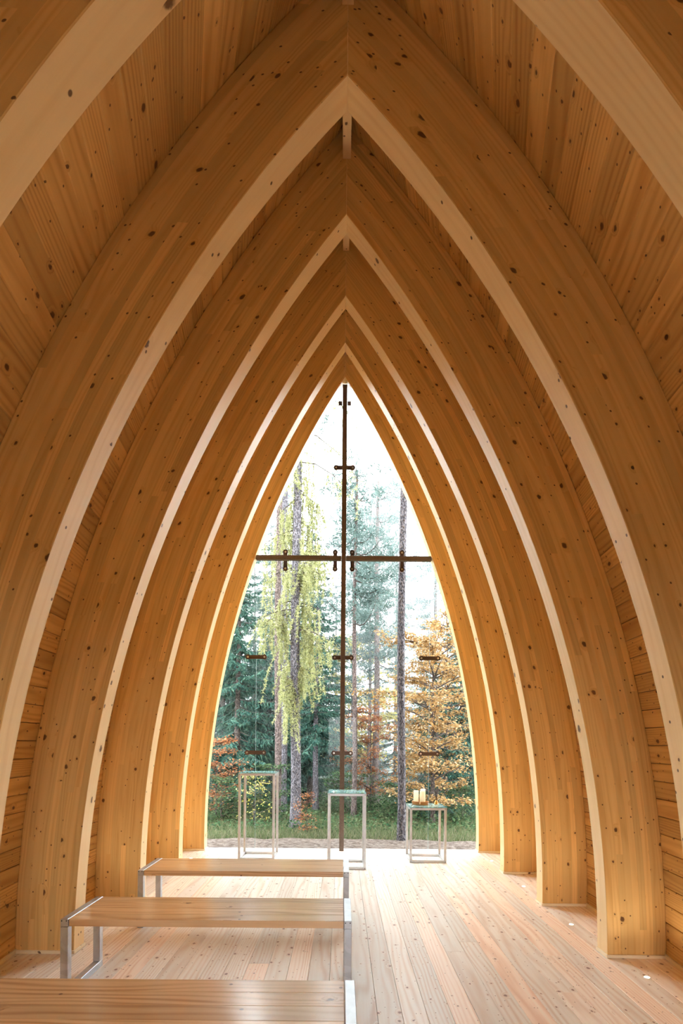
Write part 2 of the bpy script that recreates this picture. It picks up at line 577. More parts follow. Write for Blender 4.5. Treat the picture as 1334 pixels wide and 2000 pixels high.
# unseen wall and double door added behind the viewer to shape the fill light
GAPD = 0.40
a0 = ARCH[0]
N = 20
L = arc_len(a0, DP, 0.0)
half = [arc_pt(a0, L * j / N, DP + 0.02) for j in range(N + 1)]
DW, DH = 0.85, 2.15
for sgn in (-1, 1):
    poly = [(DW, 0.0)] + half + [(0.0, DH), (DW, DH)]
    n = len(poly)
    V = [(sgn * x, -1.03, z) for x, z in poly] + [(sgn * x, -0.96, z) for x, z in poly]
    F = [tuple(range(n)), tuple(range(2 * n - 1, n - 1, -1))] + [(i, n + i, n + (i + 1) % n, (i + 1) % n) for i in range(n)]
    wb = mesh('wall_back_added', V, F, M_back); box_uv(wb.data, 2); wb['kind'] = 'structure'
    # added door leaves, gap sized to let low daylight onto floor and arch feet
    door = box('door_added_1', (min(sgn * GAPD, sgn * (DW + .05)), -0.955, 0.01), (max(sgn * GAPD, sgn * (DW + .05)), -0.92, DH + .02), M_back, None, 0.003, 2)
    door['kind'] = 'structure'
    box('handle', (sgn * (GAPD + .08) - .012, -0.92, 0.95), (sgn * (GAPD + .08) + .012, -0.885, 1.25), M_raw, door, 0.003, 2)

# ridge beam: one piece per bay between the arches
rb = bpy.data.objects.new('ridge_beam', None); COL.objects.link(rb); rb['kind'] = 'structure'
for k in range(len(ARCH) - 1):
    ya, yb = YS[k] + T + 0.001, YS[k + 1] - 0.001
    def zb(Y):
        f = (Y - YS[k]) / (YS[k + 1] - YS[k])
        return (apex(ARCH[k], DP) * (1 - f) + apex(ARCH[k + 1], DP) * f) - 0.235
    V = []
    for Y in (ya, yb):
        z = zb(Y)
        for dx, dz in ((-.027, 0), (.027, 0), (.027, .17), (-.027, .17)): V.append((dx, Y, z + dz))
    F = [(0, 1, 5, 4), (1, 2, 6, 5), (2, 3, 7, 6), (3, 0, 4, 7), (3, 2, 1, 0), (4, 5, 6, 7)]
    me = bpy.data.meshes.new('beam_segment'); me.from_pydata(V, [], F); me.materials.append(M_soffit); me.update(); box_uv(me, 1)
    link('beam_segment', me, rb)

# ------------------------------------------------------------------ glazed end wall
D = ARCH[-1]
GY0, GY1 = 6.926, 6.940
def half_w(z, m=0.10):
    _, xc, zc, r = D
    return max(0.0, math.sqrt(max(0, (r + m) ** 2 - (z - zc) ** 2)) + xc)
win = bpy.data.objects.new('window_1', None); COL.objects.link(win); win['kind'] = 'structure'
BARZ = 3.897
GAP = 0.0015
def pane(pts):
    """Outline in (x, z), counter-clockwise seen from inside; extruded between GY0 and GY1."""
    n = len(pts)
    V = [(x, GY0, z) for x, z in pts] + [(x, GY1, z) for x, z in pts]
    F = [tuple(range(n)), tuple(range(2 * n - 1, n - 1, -1))]
    MI = [0, 0]
    for i in range(n):
        F.append((i, n + i, n + (i + 1) % n, (i + 1) % n)); MI.append(1)
    return mesh('pane', V, F, [M_glass, M_gedge], win, mi=MI)
SX = 1.172
def edge(z0, z1, n=16): return [(half_w(z0 + (z1 - z0) * i / n), z0 + (z1 - z0) * i / n) for i in range(n + 1)]
ztop = apex(D, 0.10) - 0.01
lo_r = edge(0.0, BARZ - GAP)
up_r = edge(BARZ + GAP, ztop)
q = [(SX + GAP, 0.0)] + lo_r + [(SX + GAP, BARZ - GAP)]
pane(q); pane([(-x, z) for x, z in q[::-1]])
q = [(GAP, 0.0), (SX - GAP, 0.0), (SX - GAP, BARZ - GAP), (GAP, BARZ - GAP)]
pane(q); pane([(-x, z) for x, z in q[::-1]])
q = [(GAP, BARZ + GAP)] + [p for p in up_r if p[0] > GAP + .002] + [(GAP, ztop)]
pane(q); pane([(-x, z) for x, z in q[::-1]])

def stadium_bm(L, w, r, t):
    """Plate of length L and width w with round ends of radius r (wider than the plate): x along, extruded in -y by t."""
    pts = []
    k = math.asin((w / 2) / r)
    for sg in (1, -1):
        cx = sg * (L / 2 - r)
        base = 0 if sg > 0 else math.pi
        for j in range(13):
            a = base - (math.pi - k) + 2 * (math.pi - k) * j / 12
            pts.append((cx + r * math.cos(a), r * math.sin(a)))
    return pts
def clamp(x, z, vertical):
    pts = stadium_bm(0.292, 0.052, 0.034, 0.012)
    if vertical: pts = [(-b, a) for a, b in pts]
    y1, y0 = GY0 - 0.0005, GY0 - 0.014
    n = len(pts)
    V = [(x + a, y0, z + b) for a, b in pts] + [(x + a, y1, z + b) for a, b in pts]
    F = [tuple(range(n)), tuple(range(2 * n - 1, n - 1, -1))] + [(i, n + i, n + (i + 1) % n, (i + 1) % n) for i in range(n)]
    c = mesh('glass_clamp', V, F, M_clamp, win)
    for sg in (-1, 1):
        dx, dz = (0, sg * 0.112) if vertical else (sg * 0.112, 0)
        bm = bmesh.new()
        bmesh.ops.create_cone(bm, cap_ends=True, segments=14, radius1=0.0135, radius2=0.009, depth=0.010)
        for v in bm.verts:
            X, Y, Z = v.co
            v.co = Vector((x + dx + X, y0 - 0.005 - Z, z + dz + Y))
        bm_obj('bolt', bm, M_bolt, c, 0)
for z in (2.587, 1.296):
    for x in (-SX, 0.0, SX): clamp(x, z, False)
clamp(0.0, 5.155, False)
for x in (-0.787, -0.115, 0.115, 0.787): clamp(x, BARZ, True)
# small steel shoe that holds the panes under the apex
box('glass_clamp', (-0.085, GY0 - 0.014, 5.995), (-0.034, GY0 - 0.0006, 6.05), M_clamp, win, 0.002)
box('glass_clamp', (0.034, GY0 - 0.014, 5.995), (0.085, GY0 - 0.0006, 6.05), M_clamp, win, 0.002)

cross = empty('cross', 'tall thin brown steel cross standing against the glass wall', 'cross', (0, 6.83, 0))
def child_box(name, lo, hi, mat, par, bev=0.0, axis=0):
    o = box(name, tuple(lo[i] - par.location[i] for i in range(3)), tuple(hi[i] - par.location[i] for i in range(3)), mat, par, bev, axis)
    return o
child_box('post', (-0.031, 6.80, 0.0), (0.031, 6.86, 6.20), M_rust, cross, 0.002, 2)
hw = half_w(3.897, 0.0) - 0.002
for sg in (-1, 1):
    child_box('arm', (min(sg * .0315, sg * hw), 6.802, 3.868), (max(sg * .0315, sg * hw), 6.858, 3.926), M_rust, cross, 0.002, 0)

# ------------------------------------------------------------------ benches
def make_bench(y0, label):
    X0, X1, DEP, H, TB = -1.575, 0.061, 0.425, 0.446, 0.043
    b = empty('bench', label, 'bench', ((X0 + X1) / 2, y0 + DEP / 2, 0), 'benches')
    for sx in (0, 1):
        xa = X0 if sx == 0 else X1 - TB
        f = bpy.data.objects.new('leg_frame', None); COL.objects.link(f); f.parent = b
        f.location = (xa + TB / 2 - b.location.x, 0, 0)
        hd = DEP / 2
        for nm, lo, hi, ax in (('top_bar', (-TB / 2, -hd, H - TB), (TB / 2, hd, H), 1), ('floor_bar', (-TB / 2, -hd, 0.0), (TB / 2, hd, TB), 1),
                               ('leg', (-TB / 2, -hd, TB), (TB / 2, -hd + TB, H - TB), 2), ('leg', (-TB / 2, hd - TB, TB), (TB / 2, hd, H - TB), 2)):
            box(nm, lo, hi, M_galv, f, 0.0022, ax)
        for dx in (-0.013, 0.013):
            bm = bmesh.new()
            bmesh.ops.create_cone(bm, cap_ends=True, segments=10, radius1=0.0035, radius2=0.0035, depth=0.002)
            for v in bm.verts: v.co = Vector((dx + v.co.x, -hd - 0.0005 - v.co.z, H - 0.010 + v.co.y))
            bm_obj('plug', bm, M_black, f)
    n = 4
    w = (DEP - 0.006) / n
    for i in range(n):
        ya = -DEP / 2 + 0.003 + i * w
        hl = (X1 - X0) / 2 - TB - 0.003
        box('seat_plank', (-hl, ya + 0.0004, H - 0.0415), (hl, ya + w - 0.0004, H - 0.0015), M_bench, b, 0.0012, 0)
    return b
make_bench(3.961, 'farthest wooden bench with galvanised steel end frames, before the three glass-topped stands')
make_bench(2.874, 'middle wooden bench, between the nearest and the farthest bench')
make_bench(1.743, 'nearest wooden bench, cut off by the bottom edge of the photo')

# ------------------------------------------------------------------ three glass-topped stands
def make_stand(x0, x1, y0, y1, H, label, mat):
    s = empty('steel_stand', label, 'stand', ((x0 + x1) / 2, (y0 + y1) / 2, 0), 'glass-topped steel stands')
    hx, hy, t = (x1 - x0) / 2, (y1 - y0) / 2, 0.028
    g = 0.010
    for sx in (-1, 1):
        for sy in (-1, 1):
            lo = (min(sx * hx, sx * (hx - t)), min(sy * hy, sy * (hy - t)), 0.0)
            hi = (max(sx * hx, sx * (hx - t)), max(sy * hy, sy * (hy - t)), H - g)
            leg = box('leg', lo, hi, mat, s, 0.0015, 2)
            if sy < 0:
                for z in (0.013, H - g - 0.012):
                    bm = bmesh.new()
                    bmesh.ops.create_cone(bm, cap_ends=True, segments=10, radius1=0.0045, radius2=0.0045, depth=0.002)
                    for v in bm.verts: v.co = Vector((sx * (hx - t / 2) + v.co.x, -hy - 0.0005 - v.co.z, z + v.co.y))
                    bm_obj('plug', bm, M_black, leg)
    for z0 in (0.0, H - g - t):
        for sy in (-1, 1):
            box('rail', (-hx + t, min(sy * hy, sy * (hy - t)), z0), (hx - t, max(sy * hy, sy * (hy - t)), z0 + t), mat, s, 0.0015, 0)
        for sx in (-1, 1):
            box('rail', (min(sx * hx, sx * (hx - t)), -hy + t, z0), (max(sx * hx, sx * (hx - t)), hy - t, z0 + t), mat, s, 0.0015, 1)
    box('glass_top', (-hx, -hy, H - g), (hx, hy, H), M_top, s, 0.001, 0)
    return s
make_stand(-1.262, -0.817, 6.235, 6.615, 1.067, 'tallest glass-topped steel stand, standing behind the benches', M_raw)
make_stand(-0.160, 0.279, 5.82, 6.21, 0.872, 'middle-height glass-topped steel stand, directly before the cross', M_raw)
make_stand(0.823, 1.266, 6.17, 6.56, 0.672, 'lowest glass-topped steel stand, carrying candles and a hand bell', M_raw)

# tray with candles, bell
TX, TY, TZ = 0.985, 6.425, 0.672
tray = empty('candle_tray', 'round brown wooden tray with a split rim under three candles', 'tray', (TX, TY, TZ))
lathe('base', [(0.09, 0.0), (0.103, 0.004), (0.103, 0.010), (0.098, 0.012)], M_dish, tray, 36)
def rim(a0, a1):
    V, F, UV = [], [], []
    n = 22
    for i in range(n + 1):
        a = a0 + (a1 - a0) * i / n
        for r, z in ((0.0945, 0.0125), (0.103, 0.0103), (0.1055, 0.042), (0.098, 0.044)):
            V.append((r * math.cos(a), r * math.sin(a), z))
    for i in range(n):
        for k in range(4):
            F.append((i * 4 + k, (i + 1) * 4 + k, (i + 1) * 4 + (k + 1) % 4, i * 4 + (k + 1) % 4))
            UV += [(i * .01, k * .03), (i * .01 + .01, k * .03), (i * .01 + .01, k * .03 + .03), (i * .01, k * .03 + .03)]
    F += [(0, 1, 2, 3), (n * 4 + 3, n * 4 + 2, n * 4 + 1, n * 4)]; UV += [(0, 0)] * 8
    return mesh('rim', V, F, M_dish, tray, uv=UV, smooth=False)
rim(R(-98), R(78)); rim(R(86), R(255))
for (dx, dy, hgt, lab) in ((-0.058, -0.028, 0.166, 'ivory pillar candle at the outer end of the tray, away from the bell'),
                           (0.018, -0.046, 0.163, 'ivory pillar candle in the middle of the tray, in front of another candle'),
                           (0.037, 0.030, 0.180, 'ivory pillar candle half hidden behind the middle candle on the tray')):
    c = empty('candle', lab, 'candle', (TX + dx, TY + dy, TZ + 0.0123), 'pillar candles')
    lathe('wax', [(0.030, 0), (0.0315, 0.003), (0.0315, hgt - 0.004), (0.029, hgt), (0.020, hgt - 0.003), (0.004, hgt - 0.006)], M_wax, c, 24)
    lathe('wick', [(0.0013, hgt - 0.006), (0.0011, hgt + 0.008), (0.0004, hgt + 0.010)], M_black, c, 6)
bell = empty('hand_bell', 'small brass hand bell with a dark handle beside the candle tray', 'bell', (1.187, 6.44, TZ))
lathe('bell_body', [(0.0235, 0.0), (0.0245, 0.003), (0.021, 0.010), (0.0185, 0.022), (0.0175, 0.036), (0.013, 0.046), (0.006, 0.051), (0.0055, 0.054)], M_brass, bell, 24)
lathe('handle', [(0.0055, 0.054), (0.0075, 0.060), (0.0060, 0.074), (0.0075, 0.095), (0.0085, 0.110), (0.0065, 0.122), (0.002, 0.127)], M_dwood, bell, 16)

# ------------------------------------------------------------------ recessed floor lights
SIDE = {-1: 'left', 1: 'right'}
for sg, rows in ((-1, ((4.11, 'third'), (5.19, 'second'), (6.30, 'first'))), (1, ((3.19, 'fourth'), (4.11, 'third'), (5.19, 'second'), (6.30, 'first')))):
    for y, w in rows:
        l = empty('floor_light', f'small round light in the floor, {w} from the glass, along the {SIDE[sg]} wall', 'light', (sg * (1.91 if y < 3.5 else 1.85), y, 0.0), 'recessed floor lights')
        lathe('ring', [(0.021, 0.0003), (0.021, 0.0020), (0.0165, 0.0026), (0.0165, 0.0016)], M_bolt, l, 20)
        lathe('lens', [(0.0162, 0.0003), (0.0162, 0.0018), (0.008, 0.0024)], M_lens, l, 20)
        ld = bpy.data.lights.new('floor_light_lamp', 'SPOT')
        ld.energy = 0.9; ld.color = (1, 0.92, 0.78); ld.spot_size = R(150); ld.spot_blend = 0.8; ld.shadow_soft_size = 0.025
        lo = bpy.data.objects.new('lamp', ld); COL.objects.link(lo); lo.parent = l
        lo.location = (0, 0, 0.012); lo.rotation_euler = (R(180), 0, 0)

# ------------------------------------------------------------------ OUTSIDE
def gz(y):
    if y < 8: return -0.09
    return -0.09 - 0.055 * (min(y, 22) - 8)
def terr(name, x0, x1, y0, y1, nx, ny, mat, rough, dz=0.0):
    V, F = [], []
    for j in range(ny + 1):
        for i in range(nx + 1):
            x = x0 + (x1 - x0) * i / nx; y = y0 + (y1 - y0) * j / ny
            V.append((x, y, gz(y) + dz + rough * (math.sin(x * 2.1 + y * 1.3) + math.sin(x * .7 - y * 2.3)) * 0.5))
    for j in range(ny):
        for i in range(nx):
            a = j * (nx + 1) + i
            F.append((a, a + 1, a + nx + 2, a + nx + 1))
    return mesh(name, V, F, mat, smooth=True)
def groundmat():
    t = NT('forest_floor')
    g = t.n('ShaderNodeTexCoord').outputs['Object']
    f = t.noise(g, 3.0, 6, 0.65)
    t.principled(Base_Color=t.mix(t.ramp(f, 0.35, 0.65), (0.0288, 0.048, 0.0192), (0.072, 0.06, 0.036)), Roughness=0.95).inputs['Specular IOR Level'].default_value = 0.03
    return t.m
def sandmat():
    t = NT('pale_sand')
    g = t.n('ShaderNodeTexCoord').outputs['Object']
    f = t.noise(g, 14.0, 6, 0.7)
    c = t.mix(t.ramp(f, 0.35, 0.65), (0.0672, 0.048, 0.0384), (0.204, 0.1656, 0.144))
    p = t.principled(Base_Color=c, Roughness=0.95)
    p.inputs['Specular IOR Level'].default_value = 0.03
    t.put(p.inputs['Normal'], t.bump(f, 1.0, 0.05))
    return t.m
M_sand = sandmat()
M_fore = plain('forecourt_unseen_dark', (0.02, 0.03, 0.012), 0.95, var=0.3, scale=6)  # unseen ground behind the viewer, kept dark so little light reaches the upper vault
ground = terr('ground', -40, 40, 7.0, 70, 60, 60, groundmat(), 0.05, -0.06); ground['kind'] = 'structure'
# sand strip with a curved edge towards the grass
V, F = [], []
NX = 60
def sand_edge(x): return 8.02 - 0.030 * (x + 0.3) ** 2 * (1 if x > -0.3 else 0.4) + 0.03 * math.sin(x * 7) + 0.02 * math.sin(x * 17 + 1)
for i in range(NX + 1):
    x = -6 + 12 * i / NX
    e = max(7.3, sand_edge(x))
    for j in range(5):
        y = 6.97 + (e - 6.97) * j / 4
        V.append((x, y, -0.045 + (gz(8) + 0.02 + 0.045) * (j / 4) ** 1.5 + 0.008 * math.sin(x * 9 + j * 2.3)))
for i in range(NX):
    for j in range(4):
        a = i * 5 + j
        F.append((a, a + 5, a + 6, a + 1))
sand = mesh('sand_path', V, F, M_sand, smooth=True); sand['kind'] = 'structure'
fore = box('unseen_forecourt', (-30, -40, -0.2), (30, -1.62, -0.06), M_fore); fore['kind'] = 'structure'
apron = box('ground_beside', (-30, -1.62, -0.3), (-2.75, 7.0, -0.12), M_sand); apron['kind'] = 'structure'; apron.name = 'ground.001'
apron2 = box('ground', (2.75, -1.62, -0.3), (30, 7.0, -0.12), M_sand); apron2['kind'] = 'structure'

# ---- foliage builders
def unit(v): return v / np.maximum(1e-9, np.linalg.norm(v, axis=-1, keepdims=True))
def tri_mesh(name, co, nper, faces_per, mat, parent, kind=None):
    """co: (n, nper, 3) vertices of n leaves; faces_per: triangles inside one leaf."""
    n = len(co)
    fp = np.asarray(faces_per)
    idx = (np.arange(n)[:, None, None] * nper + fp[None]).reshape(-1)
    me = bpy.data.meshes.new(name)
    me.vertices.add(n * nper); me.vertices.foreach_set('co', co.astype(np.float32).ravel())
    nt = n * len(fp)
    me.loops.add(nt * 3); me.loops.foreach_set('vertex_index', idx.astype(np.int32))
    me.polygons.add(nt)
    me.polygons.foreach_set('loop_start', np.arange(0, nt * 3, 3, dtype=np.int32))
    me.materials.append(mat); me.update(calc_edges=True)
    o = link(name, me, parent)
    if kind: o['kind'] = kind
    return o
def blades(name, P, Dv, W, mat, parent=None, kind='stuff'):
    n = len(P)
    side = unit(np.cross(Dv, rng.normal(size=(n, 3)))) * np.asarray(W).reshape(-1, 1) / 2
    co = np.stack([P - side, P + side, P + Dv], 1)
    return tri_mesh(name, co, 3, [(0, 1, 2)], mat, parent, kind)
def leaves(name, P, L, mat, parent=None, flat=0.6, asp=0.6, kind='stuff'):
    """Six-cornered folded leaves lying mostly level."""
    n = len(P)
    d = rng.normal(size=(n, 3)); d[:, 2] = d[:, 2] * (1 - flat) - 0.25
    d = unit(d)
    up = rng.normal(size=(n, 3)) * (1 - flat) ; up[:, 2] += 1
    s = unit(np.cross(d, up)); nn = unit(np.cross(s, d))
    L = np.asarray(L).reshape(-1, 1) * np.ones((n, 1)); W = L * asp / 2
    co = np.stack([P, P + d * L * .3 + s * W * .8 + nn * W * .3, P + d * L * .72 + s * W + nn * W * .25, P + d * L,
                   P + d * L * .72 - s * W + nn * W * .25, P + d * L * .3 - s * W * .8 + nn * W * .3], 1)
    return tri_mesh(name, co, 6, [(0, 1, 5), (1, 2, 4), (1, 4, 5), (2, 3, 4)], mat, parent, kind)
def tubes(name, lines, mat, parent=None, n=8, kind=None, smooth=True):
    """lines: list of (points, radii)."""
    V, F = [], []
    for pts, rad in lines:
        pts = np.asarray(pts, float); b = len(V)
        k = n if rad[0] > 0.015 else (5 if rad[0] > 0.006 else 3)
        for i, p in enumerate(pts):
            t = pts[min(i + 1, len(pts) - 1)] - pts[max(i - 1, 0)]
            t = t / (np.linalg.norm(t) + 1e-9)
            a = np.cross(t, (0.3, 0.9, 0.2)) if abs(t[1]) < .9 else np.cross(t, (1, 0, 0))
            a /= np.linalg.norm(a); c = np.cross(t, a)
            for j in range(k):
                g = 2 * math.pi * j / k
                V.append(p + rad[i] * (math.cos(g) * a + math.sin(g) * c))
        for i in range(len(pts) - 1):
            for j in range(k):
                F.append((b + i * k + j, b + i * k + (j + 1) % k, b + (i + 1) * k + (j + 1) % k, b + (i + 1) * k + j))
        F.append(tuple(b + (len(pts) - 1) * k + j for j in range(k)))
    o = mesh(name, V, F, mat, parent, smooth=smooth)
    if kind: o['kind'] = kind
    return o
def trunk_line(h, r, lean=(0, 0), flare=1.35, n=14, wob=0.02, taper=0.35):
    pts, rad = [], []
    ph = random.random() * 6
    for i in range(n + 1):
        t = i / n; z = h * (t ** 1.6)
        pts.append((lean[0] * z + wob * math.sin(z * .9 + ph) * min(1, z), lean[1] * z, z - (0.12 if i == 0 else 0)))
        fl = 1 + (flare - 1) * math.exp(-z / 0.22)
        rad.append(r * fl * (1 - (1 - taper) * z / h))
    return pts, rad

B_grey = barkmat('grey_pine_bark', (0.060, 0.054, 0.060), (0.165, 0.150, 0.165))
B_brown = barkmat('brown_bark', (0.0288, 0.0216, 0.0192), (0.12, 0.096, 0.0864))
B_pink = barkmat('pinkish_pine_bark', (0.070, 0.052, 0.050), (0.170, 0.128, 0.118))
B_twig = plain('twig', (0.048, 0.036, 0.0312), 0.9)
L_spruce = leafmat('spruce_needles', [(0.024, 0.058, 0.050), (0.045, 0.100, 0.080), (0.085, 0.150, 0.105)], 0.2, 1.06)
L_larch = leafmat('larch_needles', [(0.34, 0.36, 0.15), (0.48, 0.48, 0.22), (0.62, 0.62, 0.36)], 0.4, 0.8)
L_pine = leafmat('pine_needles', [(0.10, 0.15, 0.135), (0.15, 0.20, 0.185)], 0.25, 0.816)
L_oak = leafmat('oak_leaves', [(0.40, 0.20, 0.07), (0.60, 0.34, 0.13), (0.68, 0.45, 0.20), (0.78, 0.58, 0.36)], 0.4, 0.6)
L_beech = leafmat('beech_leaves', [(0.36, 0.12, 0.055), (0.50, 0.20, 0.09), (0.58, 0.32, 0.17)], 0.4, 0.648)
L_yel = leafmat('yellow_leaves', [(0.52, 0.46, 0.08), (0.66, 0.58, 0.16), (0.60, 0.50, 0.25)], 0.4, 0.816)
L_green = leafmat('undergrowth_leaves', [(0.05, 0.11, 0.055), (0.10, 0.18, 0.08), (0.20, 0.26, 0.13)], 0.35, 0.528)
L_grass = leafmat('grass_blades', [(0.10, 0.15, 0.06), (0.17, 0.23, 0.10), (0.28, 0.30, 0.16), (0.42, 0.35, 0.25)], 0.3, 0.528)

def spruce(x, y, h, r, z0, label, per=1.0, bark=None, tr=0.1, group=None, size=1.0):
    """Trunk, whorls of drooping boughs, needle twigs hanging from every bough."""
    e = empty('spruce', label, 'tree', (x, y, gz(y) - 0.05), group)
    tubes('trunk', [trunk_line(h, tr, taper=0.08)], bark or B_brown, e)
    P, Dv, lines = [], [], []
    z = z0
    while z < h - 0.15:
        t = (z - z0) / (h - z0)
        L0 = r * (1 - t) ** 0.75 + 0.12
        for k in range(random.choice((5, 6, 6, 7))):
            az = random.random() * 6.283; L = L0 * random.uniform(.65, 1.12)
            droop = random.uniform(0.30, 0.75) * (1 - t * 0.8)
            ca, sa = math.cos(az), math.sin(az)
            pts = []
            for j in range(6):
                f = j / 5
                pts.append((ca * L * f, sa * L * f, z - L * droop * f + 0.28 * L * f * f))
            lines.append((pts, [0.012 * size * (1 - .8 * j / 5) for j in range(6)]))
            m = int(46 * per * L / 1.2 + 6)
            f = rng.uniform(0.1, 1.0, m)
            c = np.stack([ca * L * f, sa * L * f, z - L * droop * f + 0.28 * L * f * f], 1)
            sg = rng.choice((-1.0, 1.0), m); ll = rng.uniform(.10, .26, m) * L * (1.1 - .6 * f)
            out = np.stack([-sa * sg + ca * .7, ca * sg + sa * .7, -rng.uniform(.3, 1.1, m)], 1)
            out = unit(out) * ll[:, None]
            P.append(c); Dv.append(out)
            # hanging side needles on every twig
            for q in (0.3, 0.55, 0.8):
                P.append(c + out * q)
                d2 = unit(out) * .6 + rng.normal(size=(m, 3)) * .45 + np.array((0, 0, -.55))
                Dv.append(unit(d2) * (ll * rng.uniform(.3, .6, m))[:, None])
        z += random.uniform(.13, .25) * max(.8, size)
    tubes('boughs', lines, B_twig, e, kind='stuff')
    P, Dv = np.concatenate(P), np.concatenate(Dv)
    blades('foliage', P, Dv, 0.024 * size + 0.13 * np.linalg.norm(Dv, axis=1), L_spruce, e)
    return e

def larch(x, y, h, tr, label, strands, lean=(0, 0)):
    e = empty('larch', label, 'tree', (x, y, gz(y) - 0.03))
    tubes('trunk', [trunk_line(h, tr, lean, taper=.55)], B_grey, e, n=12)
    lines, P, Dv = [], [], []
    for (z, az, L, hang, *dr) in strands:
        ca, sa = math.cos(az), math.sin(az)
        dp = dr[0] if dr else .35
        pts = [(ca * L * f + lean[0] * z, sa * L * f, z - dp * L * f * f) for f in (0, .3, .6, .85, 1)]
        lines.append((pts, [.014, .011, .008, .006, .004]))
        ns = int(6 + 9 * L)
        for q in range(ns):
            f = random.uniform(.15, 1); hl = hang * random.uniform(.4, 1.1)
            sx, sy, sz = ca * L * f + lean[0] * z + random.gauss(0, .05), sa * L * f + random.gauss(0, .06), z - dp * L * f * f
            dx, dy = random.gauss(0, .10), random.gauss(0, .08)
            sp = [(sx + dx * g, sy + dy * g, sz - hl * g) for g in (0, .35, .7, 1)]
            lines.append((sp, [.004, .003, .002, .001]))
            m = int(70 * hl)
            g = rng.uniform(0, 1, m)
            c = np.stack([sx + dx * g, sy + dy * g, sz - hl * g], 1)
            for _ in range(3):
                d = rng.normal(size=(m, 3)); d[:, 2] -= .5
                P.append(c); Dv.append(unit(d) * rng.uniform(.035, .075, (m, 1)))
    tubes('branches', lines, B_twig, e, kind='stuff')
    blades('foliage', np.concatenate(P), np.concatenate(Dv), 0.013, L_larch, e)
    return e

def pine(x, y, h, tr, z0, label, bark, spread=1.6, lean=(0, 0), tufts=True, group=None, taper=.4, nb=26):
    e = empty('pine', label, 'tree', (x, y, gz(y) - 0.03), group)
    tubes('trunk', [trunk_line(h, tr, lean, taper=taper)], bark, e, n=12)
    lines, P, Dv = [], [], []
    for k in range(nb):
        z = z0 + (h - z0) * (k + random.random()) / nb
        t = (z - z0) / (h - z0); az = random.random() * 6.283
        L = spread * random.uniform(.4, 1) * (1 - .55 * t)
        ca, sa = math.cos(az), math.sin(az)
        up = random.uniform(.05, .5)
        pts = [(ca * L * f + lean[0] * z, sa * L * f, z + L * (-.18 * math.sin(f * 3.14) + up * f * f)) for f in (0, .2, .4, .6, .8, 1)]
        lines.append((pts, [.018 * (1 - .8 * f) for f in (0, .2, .4, .6, .8, 1)]))
        if tufts:
            for q in range(int(3 + 4 * L)):
                f = random.uniform(.35, 1.05); i = min(4, int(f * 5)); a = np.array(pts[i]); b = np.array(pts[i + 1])
                c = a + (b - a) * (f * 5 - i) + rng.normal(size=3) * np.array((.22, .22, .10))
                m = 46
                d = rng.normal(size=(m, 3)); d[:, 2] += .5
                P.append(c + rng.normal(size=(m, 3)) * np.array((.11, .11, .045))); Dv.append(unit(d) * rng.uniform(.09, .17, (m, 1)))
    tubes('branches', lines, B_twig, e, kind='stuff')
    if tufts: blades('foliage', np.concatenate(P), np.concatenate(Dv), 0.028, L_pine, e)
    return e

def leafy(name, x, y, h, r, z0, label, cat, mat, nl, leaf, tr=.05, layers=9, bark=None, group=None, flat=.7):
    """Broad-leaved tree in flat layers: stem, level limbs, twigs, single leaves in clusters along the twigs."""
    e = empty(name, label, cat, (x, y, gz(y) - 0.03), group)
    lines = [trunk_line(h * .95, tr, taper=.12)]
    P = []
    tot = 0
    for k in range(layers):
        z = z0 + (h - z0) * (k + random.random() * .5) / layers
        t = (z - z0) / (h - z0)
        Lr = r * math.sqrt(max(.05, 1 - (t * 1.02 - .28) ** 2 / .62)) if t > .28 else r * (.75 + .25 * t / .28)
        if name == 'oak': Lr = r * (0.62 + 0.38 * math.sin(math.pi * (0.12 + 0.82 * t)))
        for b in range(random.choice((4, 5, 6))):
            az = random.random() * 6.283; L = Lr * random.uniform(.6, 1.05)
            ca, sa = math.cos(az), math.sin(az); up = random.uniform(-.05, .3)
            pts = [(ca * L * f, sa * L * f, z - .25 * L * (1 - f) ** 2 + up * L * f * .5) for f in (0, .25, .5, .75, 1)]
            lines.append((pts, [max(.003, tr * .35 * (1 - f)) for f in (0, .25, .5, .75, 1)]))
            for q in range(7):
                f = random.uniform(.3, 1); i = min(3, int(f * 4)); a = np.array(pts[i]); bb = np.array(pts[i + 1]); c = a + (bb - a) * (f * 4 - i)
                d = np.array((random.gauss(0, 1), random.gauss(0, 1), random.gauss(0, .25))); d = d / np.linalg.norm(d) * L * random.uniform(.15, .38)
                lines.append(([c, c + d * .5, c + d], [.004, .003, .0015]))
                P.append((c, d))
    per = max(2, int(nl / len(P)))
    pos = []
    for c, d in P:
        g = rng.uniform(.1, 1.1, (per, 1))
        pos.append(c + d * g + rng.normal(size=(per, 3)) * np.array((.06, .06, .035)) * (leaf / .06))
    pos = np.concatenate(pos)
    tubes('trunk', lines[:1], bark or B_brown, e, n=10)
    tubes('branches', lines[1:], B_twig, e, kind='stuff')
    leaves('foliage', pos, leaf * rng.uniform(.6, 1.2, len(pos)), mat, e, flat=flat)
    return e

